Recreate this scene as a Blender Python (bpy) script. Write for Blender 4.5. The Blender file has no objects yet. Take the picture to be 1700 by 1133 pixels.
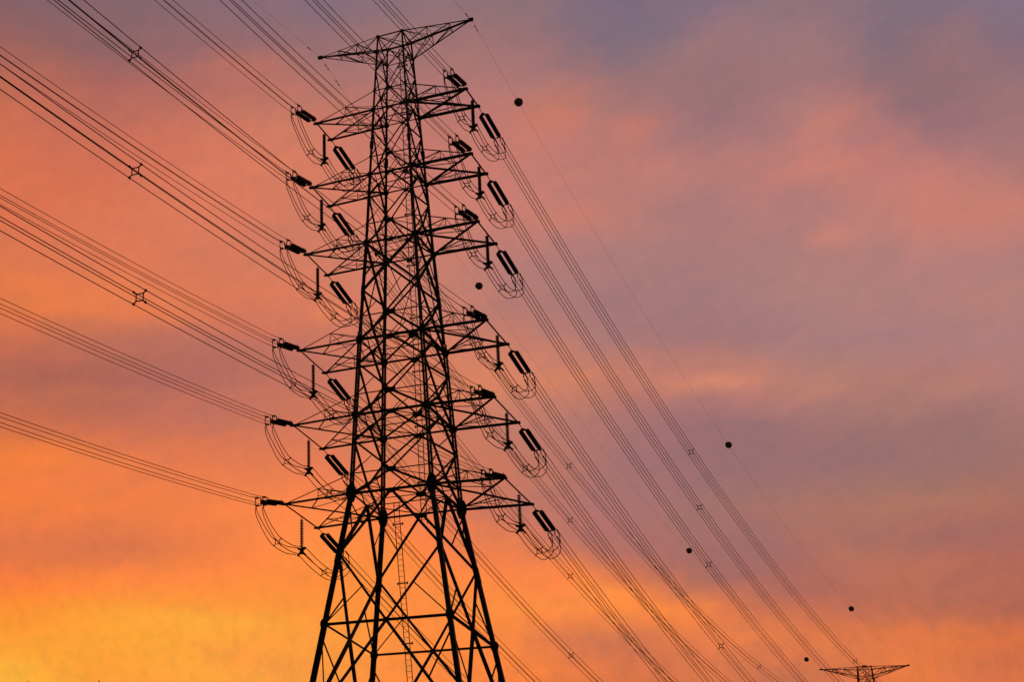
import bpy, math, random
from mathutils import Vector, Matrix

# ------------------------------------------------------------------ camera, sky, sun
S = 0.7                                    # metres per drawing unit
GROUND = -15.8                             # ground level under the near tower, in drawing units
scene = bpy.context.scene
col = scene.collection

def W3(x, y, z):
    """drawing units -> metres, ground at z = 0"""
    return Vector((x * S, y * S, (z - GROUND) * S))

yaw, pitch, roll = -0.601881694, 0.390533217, 0.0740795326
fwd = Vector((math.sin(yaw) * math.cos(pitch), math.cos(yaw) * math.cos(pitch), math.sin(pitch)))
rgt = Vector((math.cos(yaw), -math.sin(yaw), 0))
upv = rgt.cross(fwd)
c_, s_ = math.cos(roll), math.sin(roll)
rgt, upv = c_ * rgt + s_ * upv, -s_ * rgt + c_ * upv
cam_data = bpy.data.cameras.new("camera")
cam_data.sensor_width = 36
cam_data.lens = 3051.249 / 1700 * 36
cam_data.shift_x = 923.334 / 1700
cam_data.shift_y = 22.952 / 1700
cam_data.clip_start = 0.5
cam_data.clip_end = 5000
cam = bpy.data.objects.new("camera", cam_data)
col.objects.link(cam)
M = Matrix((rgt, upv, -fwd)).transposed().to_4x4()
M.translation = W3(54.5936, -152.6064, -13.5014)
cam.matrix_world = M
scene.camera = cam

scene.view_settings.view_transform = 'Standard'
scene.view_settings.look = 'None'
scene.view_settings.exposure = 0
scene.view_settings.gamma = 1
scene.view_settings.use_curve_mapping = False

SUN_AZ, SUN_EL = math.radians(-38), math.radians(2.0)     # azimuth from +Y, towards -X
sun_data = bpy.data.lights.new("sun", 'SUN')
sun_data.energy = 0.5
sun_data.angle = math.radians(10)
sun_data.color = (1.0, 0.52, 0.22)
sun = bpy.data.objects.new("sun", sun_data)
col.objects.link(sun)
sun_dir = Vector((math.sin(SUN_AZ) * math.cos(SUN_EL), math.cos(SUN_AZ) * math.cos(SUN_EL), math.sin(SUN_EL)))
sun.rotation_euler = sun_dir.to_track_quat('Z', 'Y').to_euler()

# sunset sky: colours of the lit cloud deck by direction, rows by elevation 12..33.5 deg, columns by azimuth -34..0 deg
SKY_ROWS = [
    [255, 178, 59, 255, 178, 59, 255, 178, 60, 255, 170, 58, 255, 163, 58, 255, 162, 59, 255, 163, 62, 255, 165, 64, 255, 164, 65, 255, 161, 65, 254, 157, 65, 254, 152, 65, 255, 147, 66, 255, 141, 65, 253, 137, 65, 252, 134, 66, 247, 131, 67, 237, 126, 69, 225, 121, 73, 221, 119, 74, 219, 119, 76, 213, 118, 78, 205, 115, 80, 204, 114, 80, 217, 118, 75, 228, 122, 71, 234, 124, 69, 224, 118, 71, 226, 117, 69, 226, 117, 69, 226, 117, 69, 226, 117, 69],
    [255, 178, 60, 255, 178, 59, 255, 178, 60, 255, 170, 58, 255, 163, 58, 255, 162, 59, 255, 163, 62, 255, 165, 64, 255, 164, 65, 255, 161, 65, 254, 157, 65, 254, 152, 65, 255, 147, 66, 255, 141, 65, 253, 138, 65, 252, 134, 66, 247, 131, 67, 237, 126, 69, 225, 121, 73, 221, 119, 74, 219, 119, 76, 213, 118, 78, 205, 115, 80, 203, 114, 80, 216, 118, 75, 227, 122, 71, 234, 124, 69, 223, 118, 72, 226, 117, 69, 226, 117, 69, 226, 117, 69, 226, 117, 69],
    [255, 173, 58, 255, 175, 58, 255, 176, 59, 255, 168, 58, 255, 162, 57, 255, 162, 59, 255, 163, 61, 255, 165, 63, 255, 164, 64, 255, 161, 65, 254, 157, 65, 254, 152, 65, 255, 147, 66, 255, 141, 65, 254, 138, 65, 252, 134, 66, 248, 131, 66, 237, 126, 69, 226, 121, 73, 221, 119, 74, 219, 119, 75, 213, 118, 78, 206, 115, 80, 203, 114, 80, 216, 118, 75, 228, 122, 71, 234, 124, 69, 216, 116, 75, 223, 116, 70, 221, 115, 70, 220, 115, 70, 218, 114, 71],
    [255, 164, 55, 255, 165, 55, 255, 166, 56, 255, 164, 56, 255, 162, 56, 255, 163, 58, 255, 165, 60, 255, 166, 62, 254, 160, 65, 250, 154, 67, 253, 155, 66, 255, 153, 65, 255, 148, 65, 255, 142, 65, 255, 139, 65, 254, 136, 65, 250, 133, 66, 239, 128, 69, 226, 122, 73, 220, 119, 75, 219, 119, 76, 220, 120, 77, 214, 119, 78, 213, 118, 78, 219, 119, 75, 230, 124, 71, 232, 123, 70, 222, 118, 71, 212, 113, 73, 216, 114, 71, 218, 114, 70, 218, 114, 69],
    [255, 157, 54, 255, 158, 54, 255, 160, 55, 255, 162, 56, 255, 164, 57, 255, 165, 57, 255, 166, 59, 255, 163, 63, 252, 158, 65, 254, 158, 65, 255, 158, 64, 255, 154, 64, 255, 149, 65, 255, 143, 65, 255, 140, 65, 255, 138, 65, 246, 133, 68, 233, 126, 73, 219, 120, 78, 214, 118, 79, 219, 120, 78, 225, 123, 77, 218, 120, 79, 221, 121, 77, 223, 122, 75, 227, 122, 72, 230, 122, 70, 225, 118, 69, 220, 115, 68, 218, 114, 68, 217, 114, 69, 216, 114, 70],
    [255, 149, 53, 255, 150, 53, 255, 153, 54, 255, 157, 55, 255, 162, 56, 255, 165, 57, 255, 166, 58, 255, 166, 60, 255, 165, 61, 255, 161, 63, 255, 157, 66, 255, 156, 64, 255, 150, 65, 255, 144, 65, 255, 142, 65, 255, 139, 65, 243, 133, 70, 225, 124, 77, 213, 119, 80, 218, 121, 79, 229, 124, 76, 234, 127, 76, 231, 127, 75, 225, 123, 76, 223, 122, 76, 222, 120, 74, 222, 120, 73, 219, 118, 73, 208, 112, 74, 202, 110, 76, 198, 109, 77, 194, 107, 79],
    [255, 143, 54, 255, 145, 54, 255, 148, 54, 255, 154, 56, 255, 160, 58, 255, 165, 59, 255, 168, 61, 255, 169, 62, 255, 169, 62, 255, 164, 62, 255, 159, 62, 255, 154, 63, 255, 149, 64, 255, 143, 65, 255, 142, 66, 255, 141, 65, 255, 140, 66, 242, 133, 72, 238, 131, 74, 241, 131, 74, 245, 133, 72, 237, 129, 73, 223, 122, 78, 212, 118, 80, 206, 115, 81, 202, 113, 81, 197, 111, 82, 192, 108, 82, 186, 106, 83, 185, 105, 84, 184, 105, 85, 183, 105, 85],
    [255, 137, 54, 255, 137, 55, 255, 139, 55, 255, 144, 56, 255, 149, 57, 255, 152, 58, 255, 153, 59, 255, 153, 60, 255, 152, 61, 255, 151, 61, 255, 150, 61, 255, 148, 62, 255, 146, 63, 255, 142, 65, 255, 142, 66, 255, 143, 66, 255, 143, 67, 255, 143, 68, 255, 143, 69, 255, 142, 69, 253, 139, 69, 234, 129, 75, 208, 116, 83, 197, 112, 86, 191, 110, 88, 191, 110, 86, 189, 110, 86, 183, 108, 87, 181, 106, 87, 181, 105, 87, 180, 105, 88, 180, 105, 88],
    [244, 124, 63, 245, 125, 62, 250, 129, 62, 254, 134, 62, 255, 139, 62, 255, 142, 63, 255, 143, 63, 255, 144, 64, 255, 145, 63, 255, 146, 63, 255, 146, 63, 255, 146, 63, 255, 145, 64, 255, 142, 65, 255, 141, 67, 255, 141, 67, 255, 141, 68, 255, 140, 71, 255, 143, 72, 253, 142, 70, 223, 124, 80, 204, 118, 87, 187, 111, 92, 180, 109, 94, 180, 108, 93, 187, 111, 89, 186, 111, 88, 182, 109, 89, 183, 107, 88, 182, 106, 88, 182, 106, 88, 181, 106, 89],
    [235, 120, 68, 236, 121, 67, 240, 123, 67, 244, 127, 67, 248, 130, 67, 251, 133, 67, 254, 136, 67, 255, 138, 67, 255, 140, 66, 255, 142, 65, 255, 143, 64, 255, 144, 64, 255, 144, 65, 255, 142, 65, 255, 140, 67, 255, 138, 68, 255, 138, 70, 250, 135, 73, 255, 140, 69, 223, 123, 79, 200, 116, 88, 174, 109, 98, 170, 108, 100, 173, 108, 98, 178, 110, 96, 186, 112, 92, 187, 112, 90, 184, 110, 90, 181, 107, 90, 179, 106, 91, 178, 106, 92, 176, 107, 93],
    [227, 119, 72, 228, 119, 71, 229, 120, 72, 228, 120, 72, 229, 121, 72, 234, 124, 72, 241, 129, 70, 249, 133, 69, 254, 136, 68, 255, 140, 67, 255, 142, 66, 255, 144, 66, 255, 143, 66, 255, 140, 66, 255, 137, 70, 252, 134, 73, 245, 131, 76, 245, 134, 76, 224, 126, 83, 200, 116, 92, 182, 113, 98, 169, 110, 102, 166, 109, 103, 169, 109, 102, 180, 113, 97, 180, 113, 96, 178, 111, 97, 175, 108, 96, 173, 107, 96, 173, 107, 95, 172, 107, 96, 171, 107, 96],
    [231, 121, 71, 230, 120, 72, 228, 120, 73, 224, 119, 74, 221, 118, 75, 222, 119, 75, 226, 122, 74, 236, 127, 72, 247, 132, 71, 255, 138, 70, 255, 142, 69, 255, 143, 68, 255, 142, 67, 255, 138, 67, 252, 133, 73, 240, 129, 78, 236, 128, 80, 221, 125, 87, 194, 116, 98, 180, 113, 103, 173, 112, 104, 165, 110, 106, 163, 110, 106, 165, 110, 105, 177, 113, 99, 171, 112, 101, 173, 111, 99, 167, 108, 100, 167, 107, 99, 171, 108, 97, 172, 109, 96, 173, 109, 96],
    [236, 123, 69, 235, 123, 70, 233, 122, 71, 231, 122, 72, 228, 122, 74, 229, 122, 74, 232, 124, 74, 237, 127, 73, 245, 131, 72, 253, 136, 72, 255, 140, 71, 255, 141, 71, 255, 139, 70, 255, 136, 71, 244, 130, 77, 231, 126, 83, 232, 128, 82, 202, 118, 97, 186, 115, 104, 175, 113, 107, 171, 113, 106, 165, 112, 107, 164, 112, 106, 168, 113, 104, 171, 114, 102, 173, 114, 101, 173, 114, 99, 173, 112, 98, 173, 111, 97, 175, 112, 97, 176, 113, 98, 175, 113, 98],
    [241, 126, 66, 240, 125, 67, 240, 125, 68, 238, 125, 70, 235, 125, 72, 236, 125, 72, 239, 127, 73, 242, 129, 72, 247, 132, 73, 252, 135, 73, 255, 139, 73, 255, 139, 74, 255, 136, 74, 249, 132, 75, 235, 127, 82, 226, 125, 86, 208, 121, 95, 196, 118, 101, 182, 116, 107, 174, 114, 109, 169, 114, 108, 165, 113, 108, 166, 113, 106, 170, 115, 104, 174, 116, 102, 175, 117, 101, 176, 117, 100, 176, 117, 100, 173, 114, 99, 170, 112, 99, 169, 112, 100, 168, 112, 102],
    [243, 126, 66, 243, 126, 66, 244, 127, 66, 243, 127, 67, 241, 127, 69, 240, 127, 70, 241, 128, 72, 243, 129, 72, 246, 132, 73, 250, 134, 74, 254, 136, 75, 252, 136, 76, 247, 133, 78, 240, 128, 80, 227, 124, 86, 213, 122, 93, 200, 120, 100, 190, 118, 105, 179, 116, 109, 171, 114, 111, 167, 114, 110, 164, 113, 109, 165, 114, 107, 167, 115, 106, 170, 115, 104, 168, 115, 104, 166, 115, 104, 165, 114, 103, 165, 113, 103, 166, 112, 103, 164, 112, 105, 163, 112, 106],
    [242, 126, 66, 242, 126, 66, 242, 126, 68, 241, 126, 70, 238, 126, 72, 238, 126, 73, 238, 127, 74, 240, 128, 75, 242, 130, 76, 245, 132, 77, 247, 133, 78, 245, 133, 80, 240, 131, 81, 233, 126, 83, 221, 123, 88, 209, 122, 94, 198, 120, 100, 189, 119, 104, 178, 117, 109, 169, 115, 112, 164, 113, 111, 160, 113, 111, 159, 113, 110, 160, 113, 109, 162, 114, 108, 160, 114, 108, 159, 113, 108, 158, 113, 108, 160, 113, 107, 162, 113, 107, 162, 113, 108, 163, 114, 108],
    [242, 126, 65, 242, 126, 65, 242, 126, 67, 241, 126, 70, 238, 125, 73, 236, 125, 75, 235, 125, 76, 236, 126, 77, 237, 127, 79, 238, 129, 80, 240, 130, 81, 238, 130, 83, 233, 129, 84, 227, 126, 85, 217, 123, 89, 208, 122, 94, 199, 121, 99, 188, 119, 103, 177, 117, 108, 167, 114, 112, 161, 113, 112, 156, 112, 113, 155, 112, 113, 155, 112, 112, 155, 112, 112, 154, 112, 111, 154, 112, 110, 156, 113, 110, 159, 114, 109, 163, 115, 109, 164, 115, 109, 165, 116, 110],
    [241, 127, 63, 242, 127, 63, 245, 129, 64, 245, 129, 66, 240, 127, 71, 236, 125, 75, 233, 124, 78, 231, 124, 79, 231, 125, 81, 232, 126, 83, 232, 127, 84, 230, 127, 86, 226, 127, 87, 221, 125, 87, 213, 123, 90, 206, 122, 94, 199, 121, 98, 188, 119, 103, 177, 117, 108, 165, 114, 113, 160, 112, 113, 155, 111, 113, 154, 111, 113, 154, 112, 113, 155, 112, 112, 154, 113, 111, 155, 113, 110, 156, 113, 110, 160, 115, 110, 166, 116, 110, 166, 117, 110, 168, 118, 111],
    [227, 120, 68, 231, 122, 67, 234, 124, 67, 233, 124, 70, 229, 122, 74, 226, 121, 78, 225, 121, 81, 225, 121, 82, 225, 122, 84, 225, 123, 85, 225, 125, 86, 224, 125, 88, 221, 125, 89, 218, 124, 89, 211, 123, 91, 205, 123, 96, 198, 122, 101, 188, 120, 105, 178, 118, 109, 167, 115, 112, 161, 113, 113, 156, 111, 114, 154, 111, 114, 155, 112, 113, 156, 113, 112, 156, 113, 111, 156, 114, 111, 158, 114, 111, 163, 116, 111, 169, 119, 112, 171, 119, 113, 172, 121, 114],
    [211, 113, 75, 213, 114, 74, 212, 114, 75, 212, 115, 78, 212, 115, 80, 213, 117, 83, 215, 118, 85, 215, 118, 86, 215, 119, 88, 216, 121, 89, 217, 122, 89, 218, 124, 90, 217, 124, 90, 216, 124, 90, 210, 124, 93, 204, 123, 98, 197, 123, 103, 188, 121, 106, 179, 119, 110, 169, 116, 112, 163, 113, 114, 157, 111, 115, 156, 111, 115, 157, 113, 114, 163, 116, 113, 166, 118, 112, 171, 120, 111, 167, 118, 112, 170, 119, 113, 174, 121, 115, 175, 123, 116, 177, 124, 117],
    [200, 109, 79, 202, 110, 78, 200, 110, 80, 198, 110, 82, 196, 110, 84, 197, 111, 87, 199, 113, 90, 200, 114, 92, 203, 116, 92, 207, 118, 92, 210, 120, 92, 212, 122, 92, 213, 123, 91, 214, 124, 91, 209, 124, 95, 202, 124, 100, 195, 124, 107, 188, 122, 108, 180, 120, 110, 172, 117, 112, 168, 115, 113, 167, 115, 114, 169, 116, 114, 174, 120, 114, 173, 120, 114, 174, 121, 113, 175, 122, 113, 180, 125, 114, 181, 125, 115, 179, 125, 118, 180, 126, 119, 179, 126, 120],
    [192, 107, 81, 193, 108, 81, 192, 109, 82, 191, 108, 83, 190, 108, 86, 190, 109, 89, 192, 110, 92, 193, 112, 94, 197, 114, 94, 201, 116, 94, 204, 119, 93, 208, 121, 93, 211, 123, 93, 214, 125, 92, 211, 125, 95, 207, 126, 100, 203, 127, 105, 196, 125, 107, 189, 123, 108, 180, 119, 110, 180, 119, 111, 179, 120, 113, 180, 121, 114, 185, 124, 113, 188, 128, 113, 181, 125, 113, 178, 123, 113, 177, 122, 114, 178, 124, 117, 178, 125, 120, 178, 126, 121, 178, 126, 122],
    [183, 104, 83, 185, 104, 83, 185, 105, 84, 187, 107, 85, 188, 108, 87, 190, 110, 89, 191, 111, 92, 193, 112, 94, 198, 115, 95, 201, 117, 94, 202, 117, 94, 204, 119, 94, 209, 122, 94, 215, 125, 93, 214, 127, 95, 212, 129, 99, 211, 130, 103, 205, 129, 104, 198, 126, 105, 193, 123, 106, 197, 126, 108, 209, 133, 109, 212, 136, 110, 195, 129, 112, 183, 126, 115, 179, 125, 116, 177, 124, 117, 176, 123, 118, 177, 125, 120, 178, 126, 122, 178, 127, 123, 178, 127, 124],
    [181, 103, 84, 180, 103, 84, 176, 102, 85, 176, 102, 87, 175, 102, 89, 177, 104, 92, 180, 106, 94, 182, 108, 96, 187, 111, 97, 191, 113, 97, 195, 115, 97, 201, 118, 96, 208, 122, 95, 215, 125, 94, 217, 128, 95, 218, 131, 98, 218, 133, 101, 212, 131, 101, 208, 129, 102, 199, 127, 107, 195, 126, 110, 190, 125, 112, 189, 126, 113, 183, 125, 116, 177, 125, 119, 174, 125, 120, 174, 125, 121, 174, 125, 122, 176, 126, 123, 178, 127, 124, 179, 127, 123, 179, 128, 123],
    [191, 107, 82, 188, 106, 83, 182, 104, 85, 180, 104, 86, 178, 105, 89, 178, 106, 92, 179, 107, 95, 180, 108, 97, 183, 110, 97, 187, 112, 97, 193, 115, 97, 200, 118, 97, 207, 122, 96, 214, 126, 96, 215, 128, 97, 214, 130, 100, 212, 131, 103, 205, 129, 106, 195, 126, 108, 189, 124, 110, 186, 123, 112, 180, 122, 114, 176, 122, 116, 172, 123, 119, 170, 124, 122, 170, 124, 124, 171, 125, 124, 173, 125, 124, 177, 127, 123, 179, 127, 123, 180, 128, 122, 181, 128, 122],
    [203, 112, 80, 201, 111, 81, 195, 109, 83, 190, 109, 86, 186, 108, 89, 184, 109, 92, 183, 109, 94, 182, 110, 96, 185, 111, 97, 189, 113, 97, 195, 115, 97, 201, 119, 98, 208, 123, 98, 213, 127, 98, 212, 128, 100, 209, 128, 103, 205, 128, 106, 197, 127, 109, 188, 125, 112, 177, 122, 116, 172, 121, 118, 167, 119, 119, 163, 119, 120, 165, 121, 122, 169, 124, 123, 171, 126, 124, 174, 126, 124, 176, 126, 123, 179, 127, 122, 180, 128, 122, 181, 128, 121, 182, 128, 121],
    [213, 115, 78, 211, 115, 79, 206, 114, 82, 200, 113, 85, 195, 112, 88, 189, 111, 91, 189, 112, 94, 188, 113, 97, 191, 114, 98, 195, 116, 98, 199, 117, 97, 204, 120, 98, 208, 124, 99, 212, 127, 100, 210, 128, 102, 204, 127, 105, 198, 126, 109, 190, 125, 112, 180, 123, 116, 171, 122, 119, 167, 120, 120, 165, 120, 120, 164, 120, 121, 167, 123, 122, 172, 126, 123, 175, 127, 123, 177, 127, 123, 178, 127, 122, 180, 127, 121, 181, 128, 121, 182, 128, 121, 182, 128, 122],
    [219, 118, 76, 217, 118, 77, 214, 117, 79, 210, 117, 82, 207, 117, 85, 204, 117, 89, 202, 117, 92, 202, 117, 93, 207, 118, 93, 208, 119, 94, 207, 120, 96, 208, 122, 98, 210, 125, 100, 211, 128, 102, 207, 127, 104, 200, 126, 108, 192, 125, 112, 184, 124, 115, 176, 122, 117, 168, 121, 120, 166, 121, 120, 165, 121, 121, 165, 122, 122, 169, 125, 123, 175, 127, 123, 178, 128, 123, 179, 128, 122, 179, 127, 122, 181, 127, 122, 182, 128, 122, 183, 128, 122, 184, 128, 122],
    [229, 123, 73, 227, 122, 73, 229, 124, 74, 231, 125, 75, 230, 125, 78, 228, 124, 81, 227, 124, 83, 220, 122, 87, 213, 120, 92, 211, 121, 95, 214, 123, 95, 226, 129, 91, 212, 126, 100, 210, 128, 103, 204, 127, 106, 196, 126, 110, 187, 124, 114, 179, 123, 116, 172, 122, 118, 165, 120, 120, 164, 121, 121, 165, 122, 122, 166, 123, 123, 170, 125, 122, 176, 127, 122, 179, 128, 122, 180, 127, 122, 181, 127, 122, 182, 127, 122, 183, 127, 122, 185, 127, 122, 187, 127, 121],
    [228, 122, 74, 230, 123, 74, 234, 125, 74, 232, 125, 77, 231, 126, 80, 227, 125, 83, 224, 124, 86, 220, 122, 88, 220, 123, 91, 220, 124, 93, 220, 125, 96, 217, 126, 99, 213, 127, 102, 209, 128, 105, 201, 127, 108, 192, 126, 112, 183, 124, 116, 177, 123, 118, 172, 123, 120, 169, 122, 121, 169, 123, 121, 169, 123, 122, 169, 123, 122, 172, 125, 121, 177, 126, 121, 180, 126, 121, 182, 127, 121, 185, 128, 121, 189, 128, 120, 193, 128, 119, 194, 127, 118, 197, 127, 117],
    [222, 120, 79, 222, 120, 79, 223, 121, 80, 224, 122, 82, 225, 123, 84, 223, 123, 86, 220, 122, 88, 218, 122, 90, 216, 123, 93, 215, 124, 95, 213, 125, 98, 211, 126, 101, 210, 127, 103, 208, 128, 106, 202, 127, 109, 195, 126, 112, 187, 125, 116, 182, 124, 118, 177, 124, 120, 174, 124, 121, 173, 124, 121, 173, 124, 121, 172, 123, 121, 175, 124, 120, 179, 125, 120, 198, 130, 118, 191, 128, 119, 197, 128, 117, 202, 128, 114, 203, 128, 113, 198, 127, 115, 194, 126, 116],
    [220, 118, 81, 220, 119, 82, 220, 119, 83, 220, 120, 85, 220, 120, 86, 219, 121, 88, 217, 121, 90, 215, 122, 92, 213, 122, 95, 210, 123, 98, 207, 124, 100, 207, 125, 102, 207, 126, 104, 207, 128, 106, 204, 127, 109, 198, 127, 112, 192, 126, 115, 188, 125, 117, 184, 125, 119, 181, 125, 119, 181, 125, 119, 177, 124, 120, 176, 123, 120, 178, 124, 121, 180, 124, 121, 182, 125, 121, 192, 127, 118, 201, 128, 116, 201, 127, 115, 194, 126, 115, 183, 123, 116, 178, 121, 116],
    [221, 117, 81, 221, 117, 81, 220, 118, 83, 220, 119, 84, 220, 120, 86, 219, 121, 89, 219, 122, 91, 218, 123, 93, 215, 123, 95, 212, 123, 98, 209, 124, 100, 209, 125, 102, 210, 126, 104, 210, 128, 106, 207, 128, 108, 203, 127, 111, 200, 127, 113, 199, 127, 113, 201, 127, 112, 196, 126, 113, 185, 125, 117, 177, 123, 119, 173, 122, 121, 182, 124, 120, 180, 123, 120, 184, 124, 118, 192, 125, 118, 197, 126, 117, 193, 125, 117, 181, 122, 117, 171, 120, 117, 169, 119, 117],
    [220, 115, 80, 220, 115, 81, 220, 116, 82, 220, 118, 84, 220, 119, 86, 220, 121, 89, 220, 122, 91, 220, 124, 94, 218, 124, 96, 215, 124, 98, 212, 124, 100, 212, 125, 102, 212, 126, 103, 211, 127, 105, 208, 127, 108, 205, 127, 111, 201, 127, 113, 197, 126, 115, 191, 125, 116, 187, 124, 116, 186, 125, 117, 186, 125, 118, 184, 124, 118, 187, 125, 118, 193, 126, 117, 202, 128, 115, 199, 126, 115, 189, 123, 117, 175, 119, 118, 168, 118, 118, 165, 118, 118, 163, 117, 118],
    [218, 115, 80, 218, 115, 81, 217, 115, 83, 216, 115, 84, 215, 116, 86, 217, 119, 89, 218, 121, 92, 219, 123, 95, 217, 124, 96, 215, 124, 98, 214, 125, 99, 212, 125, 101, 210, 125, 104, 207, 125, 106, 204, 125, 109, 202, 125, 111, 200, 125, 113, 198, 125, 114, 193, 125, 115, 190, 125, 116, 192, 125, 116, 188, 125, 117, 182, 123, 118, 186, 124, 117, 184, 123, 118, 193, 126, 117, 183, 122, 118, 178, 119, 116, 156, 113, 118, 156, 114, 118, 159, 116, 118, 159, 116, 119],
    [216, 114, 81, 215, 114, 82, 213, 113, 83, 211, 113, 84, 210, 113, 86, 213, 116, 89, 216, 119, 92, 218, 123, 95, 217, 124, 97, 216, 125, 98, 216, 126, 99, 212, 125, 101, 208, 125, 104, 203, 124, 107, 200, 123, 110, 199, 124, 111, 199, 124, 112, 197, 125, 113, 193, 124, 115, 188, 123, 115, 185, 122, 115, 175, 120, 118, 167, 118, 119, 170, 119, 119, 174, 121, 119, 193, 126, 116, 185, 122, 115, 155, 113, 118, 148, 111, 117, 152, 113, 118, 155, 115, 119, 153, 114, 120],
    [213, 113, 82, 211, 113, 83, 208, 112, 85, 206, 112, 87, 205, 112, 89, 209, 115, 91, 211, 117, 92, 214, 120, 95, 213, 122, 96, 213, 123, 98, 212, 125, 100, 209, 124, 102, 204, 123, 105, 198, 122, 108, 196, 122, 110, 196, 123, 111, 198, 124, 112, 198, 124, 111, 193, 123, 112, 184, 122, 114, 195, 123, 110, 173, 119, 116, 157, 115, 119, 159, 116, 119, 167, 119, 119, 176, 122, 118, 174, 119, 116, 149, 111, 117, 145, 110, 116, 149, 112, 118, 147, 112, 120, 142, 111, 122],
    [209, 112, 84, 207, 112, 85, 204, 111, 87, 201, 111, 89, 198, 111, 91, 200, 113, 93, 203, 116, 94, 207, 119, 96, 208, 121, 98, 208, 122, 99, 208, 124, 101, 204, 123, 103, 199, 122, 105, 193, 121, 108, 190, 121, 110, 191, 122, 112, 192, 123, 113, 198, 123, 109, 203, 123, 105, 178, 120, 113, 170, 118, 115, 164, 117, 117, 156, 116, 118, 156, 116, 119, 159, 117, 119, 161, 118, 120, 155, 115, 120, 143, 111, 119, 145, 110, 118, 149, 113, 119, 140, 110, 122, 135, 110, 125],
    [201, 109, 84, 198, 109, 86, 193, 108, 89, 188, 107, 91, 185, 107, 94, 187, 109, 95, 190, 112, 97, 194, 114, 98, 195, 117, 100, 196, 119, 102, 196, 120, 104, 192, 120, 106, 188, 120, 108, 183, 119, 111, 181, 119, 113, 182, 120, 114, 183, 121, 115, 182, 121, 115, 182, 120, 111, 167, 117, 114, 155, 115, 117, 156, 116, 118, 155, 116, 119, 156, 116, 120, 157, 118, 121, 159, 119, 122, 150, 115, 121, 135, 110, 121, 141, 111, 120, 146, 113, 121, 136, 112, 126, 134, 113, 129],
    [191, 107, 86, 188, 106, 88, 183, 105, 91, 179, 105, 93, 174, 104, 96, 176, 106, 97, 179, 108, 99, 181, 110, 100, 186, 113, 102, 189, 115, 102, 185, 117, 106, 177, 116, 109, 175, 117, 111, 174, 118, 113, 173, 118, 114, 174, 119, 114, 174, 119, 115, 170, 118, 116, 160, 116, 117, 148, 113, 119, 141, 112, 121, 148, 115, 121, 157, 118, 120, 154, 117, 122, 154, 118, 123, 154, 118, 123, 145, 114, 123, 134, 111, 123, 131, 110, 124, 132, 111, 126, 131, 113, 130, 133, 115, 131],
    [174, 103, 90, 171, 103, 92, 166, 103, 94, 160, 102, 97, 158, 103, 100, 161, 105, 101, 165, 107, 102, 174, 110, 102, 186, 113, 101, 182, 113, 103, 171, 114, 109, 167, 115, 112, 166, 116, 113, 167, 117, 113, 167, 117, 113, 166, 117, 114, 165, 117, 115, 159, 115, 116, 148, 113, 119, 136, 110, 122, 130, 110, 124, 132, 111, 125, 142, 114, 124, 154, 118, 122, 149, 116, 124, 147, 115, 123, 142, 113, 123, 139, 113, 124, 126, 109, 125, 129, 111, 127, 131, 113, 129, 133, 115, 131],
    [156, 99, 94, 154, 100, 96, 149, 100, 98, 143, 100, 101, 142, 101, 104, 145, 103, 105, 149, 104, 107, 153, 106, 108, 154, 107, 109, 152, 109, 111, 150, 110, 113, 152, 112, 115, 155, 114, 115, 158, 115, 115, 159, 116, 114, 158, 115, 115, 155, 115, 116, 151, 114, 118, 142, 112, 120, 133, 110, 123, 128, 109, 125, 130, 110, 125, 133, 111, 127, 137, 113, 127, 145, 115, 124, 144, 114, 124, 141, 113, 123, 143, 114, 124, 126, 109, 125, 129, 111, 126, 131, 113, 129, 133, 115, 131],
    [142, 99, 100, 142, 99, 101, 141, 100, 103, 139, 101, 105, 138, 102, 106, 140, 103, 108, 143, 104, 110, 144, 106, 112, 144, 107, 114, 144, 108, 116, 143, 110, 118, 143, 111, 119, 145, 112, 119, 148, 114, 119, 148, 114, 119, 147, 114, 119, 146, 114, 119, 142, 113, 120, 136, 111, 122, 130, 109, 124, 126, 108, 126, 129, 110, 126, 132, 111, 127, 137, 113, 128, 145, 115, 125, 144, 114, 124, 141, 113, 123, 146, 114, 123, 126, 109, 125, 128, 111, 126, 130, 113, 129, 133, 115, 131],
    [130, 98, 106, 131, 99, 107, 133, 100, 107, 134, 101, 108, 135, 102, 109, 136, 104, 111, 137, 105, 113, 138, 106, 115, 138, 107, 118, 137, 108, 120, 136, 109, 123, 135, 110, 124, 137, 111, 124, 139, 112, 123, 141, 113, 122, 141, 113, 121, 142, 113, 121, 140, 113, 121, 135, 111, 122, 130, 109, 124, 126, 108, 125, 129, 109, 126, 132, 111, 127, 136, 113, 128, 144, 115, 125, 144, 114, 124, 142, 113, 123, 149, 115, 123, 126, 109, 125, 128, 110, 126, 130, 112, 129, 133, 115, 131],
]

def lin(c):
    c /= 255
    return c / 12.92 if c <= 0.04045 else ((c + 0.055) / 1.055) ** 2.4

def catmull(a, b, c, d, t):
    return [0.5 * (2 * q + (r - p) * t + (2 * p - 5 * q + 4 * r - s) * t * t + (3 * q - p - 3 * r + s) * t ** 3)
            for p, q, r, s in zip(a, b, c, d)]

world = bpy.data.worlds.new("World")
scene.world = world
world.use_nodes = True
nt = world.node_tree
for n in list(nt.nodes):
    nt.nodes.remove(n)

def N(kind, **kw):
    n = nt.nodes.new(kind)
    for k, v in kw.items():
        setattr(n, k, v)
    return n

def link(a, b):
    nt.links.new(a, b)

def math_node(op, a, b=None, clamp=False):
    n = N('ShaderNodeMath', operation=op, use_clamp=clamp)
    for i, v in enumerate((a, b)):
        if v is None:
            continue
        if isinstance(v, (int, float)):
            n.inputs[i].default_value = v
        else:
            link(v, n.inputs[i])
    return n.outputs[0]

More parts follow.
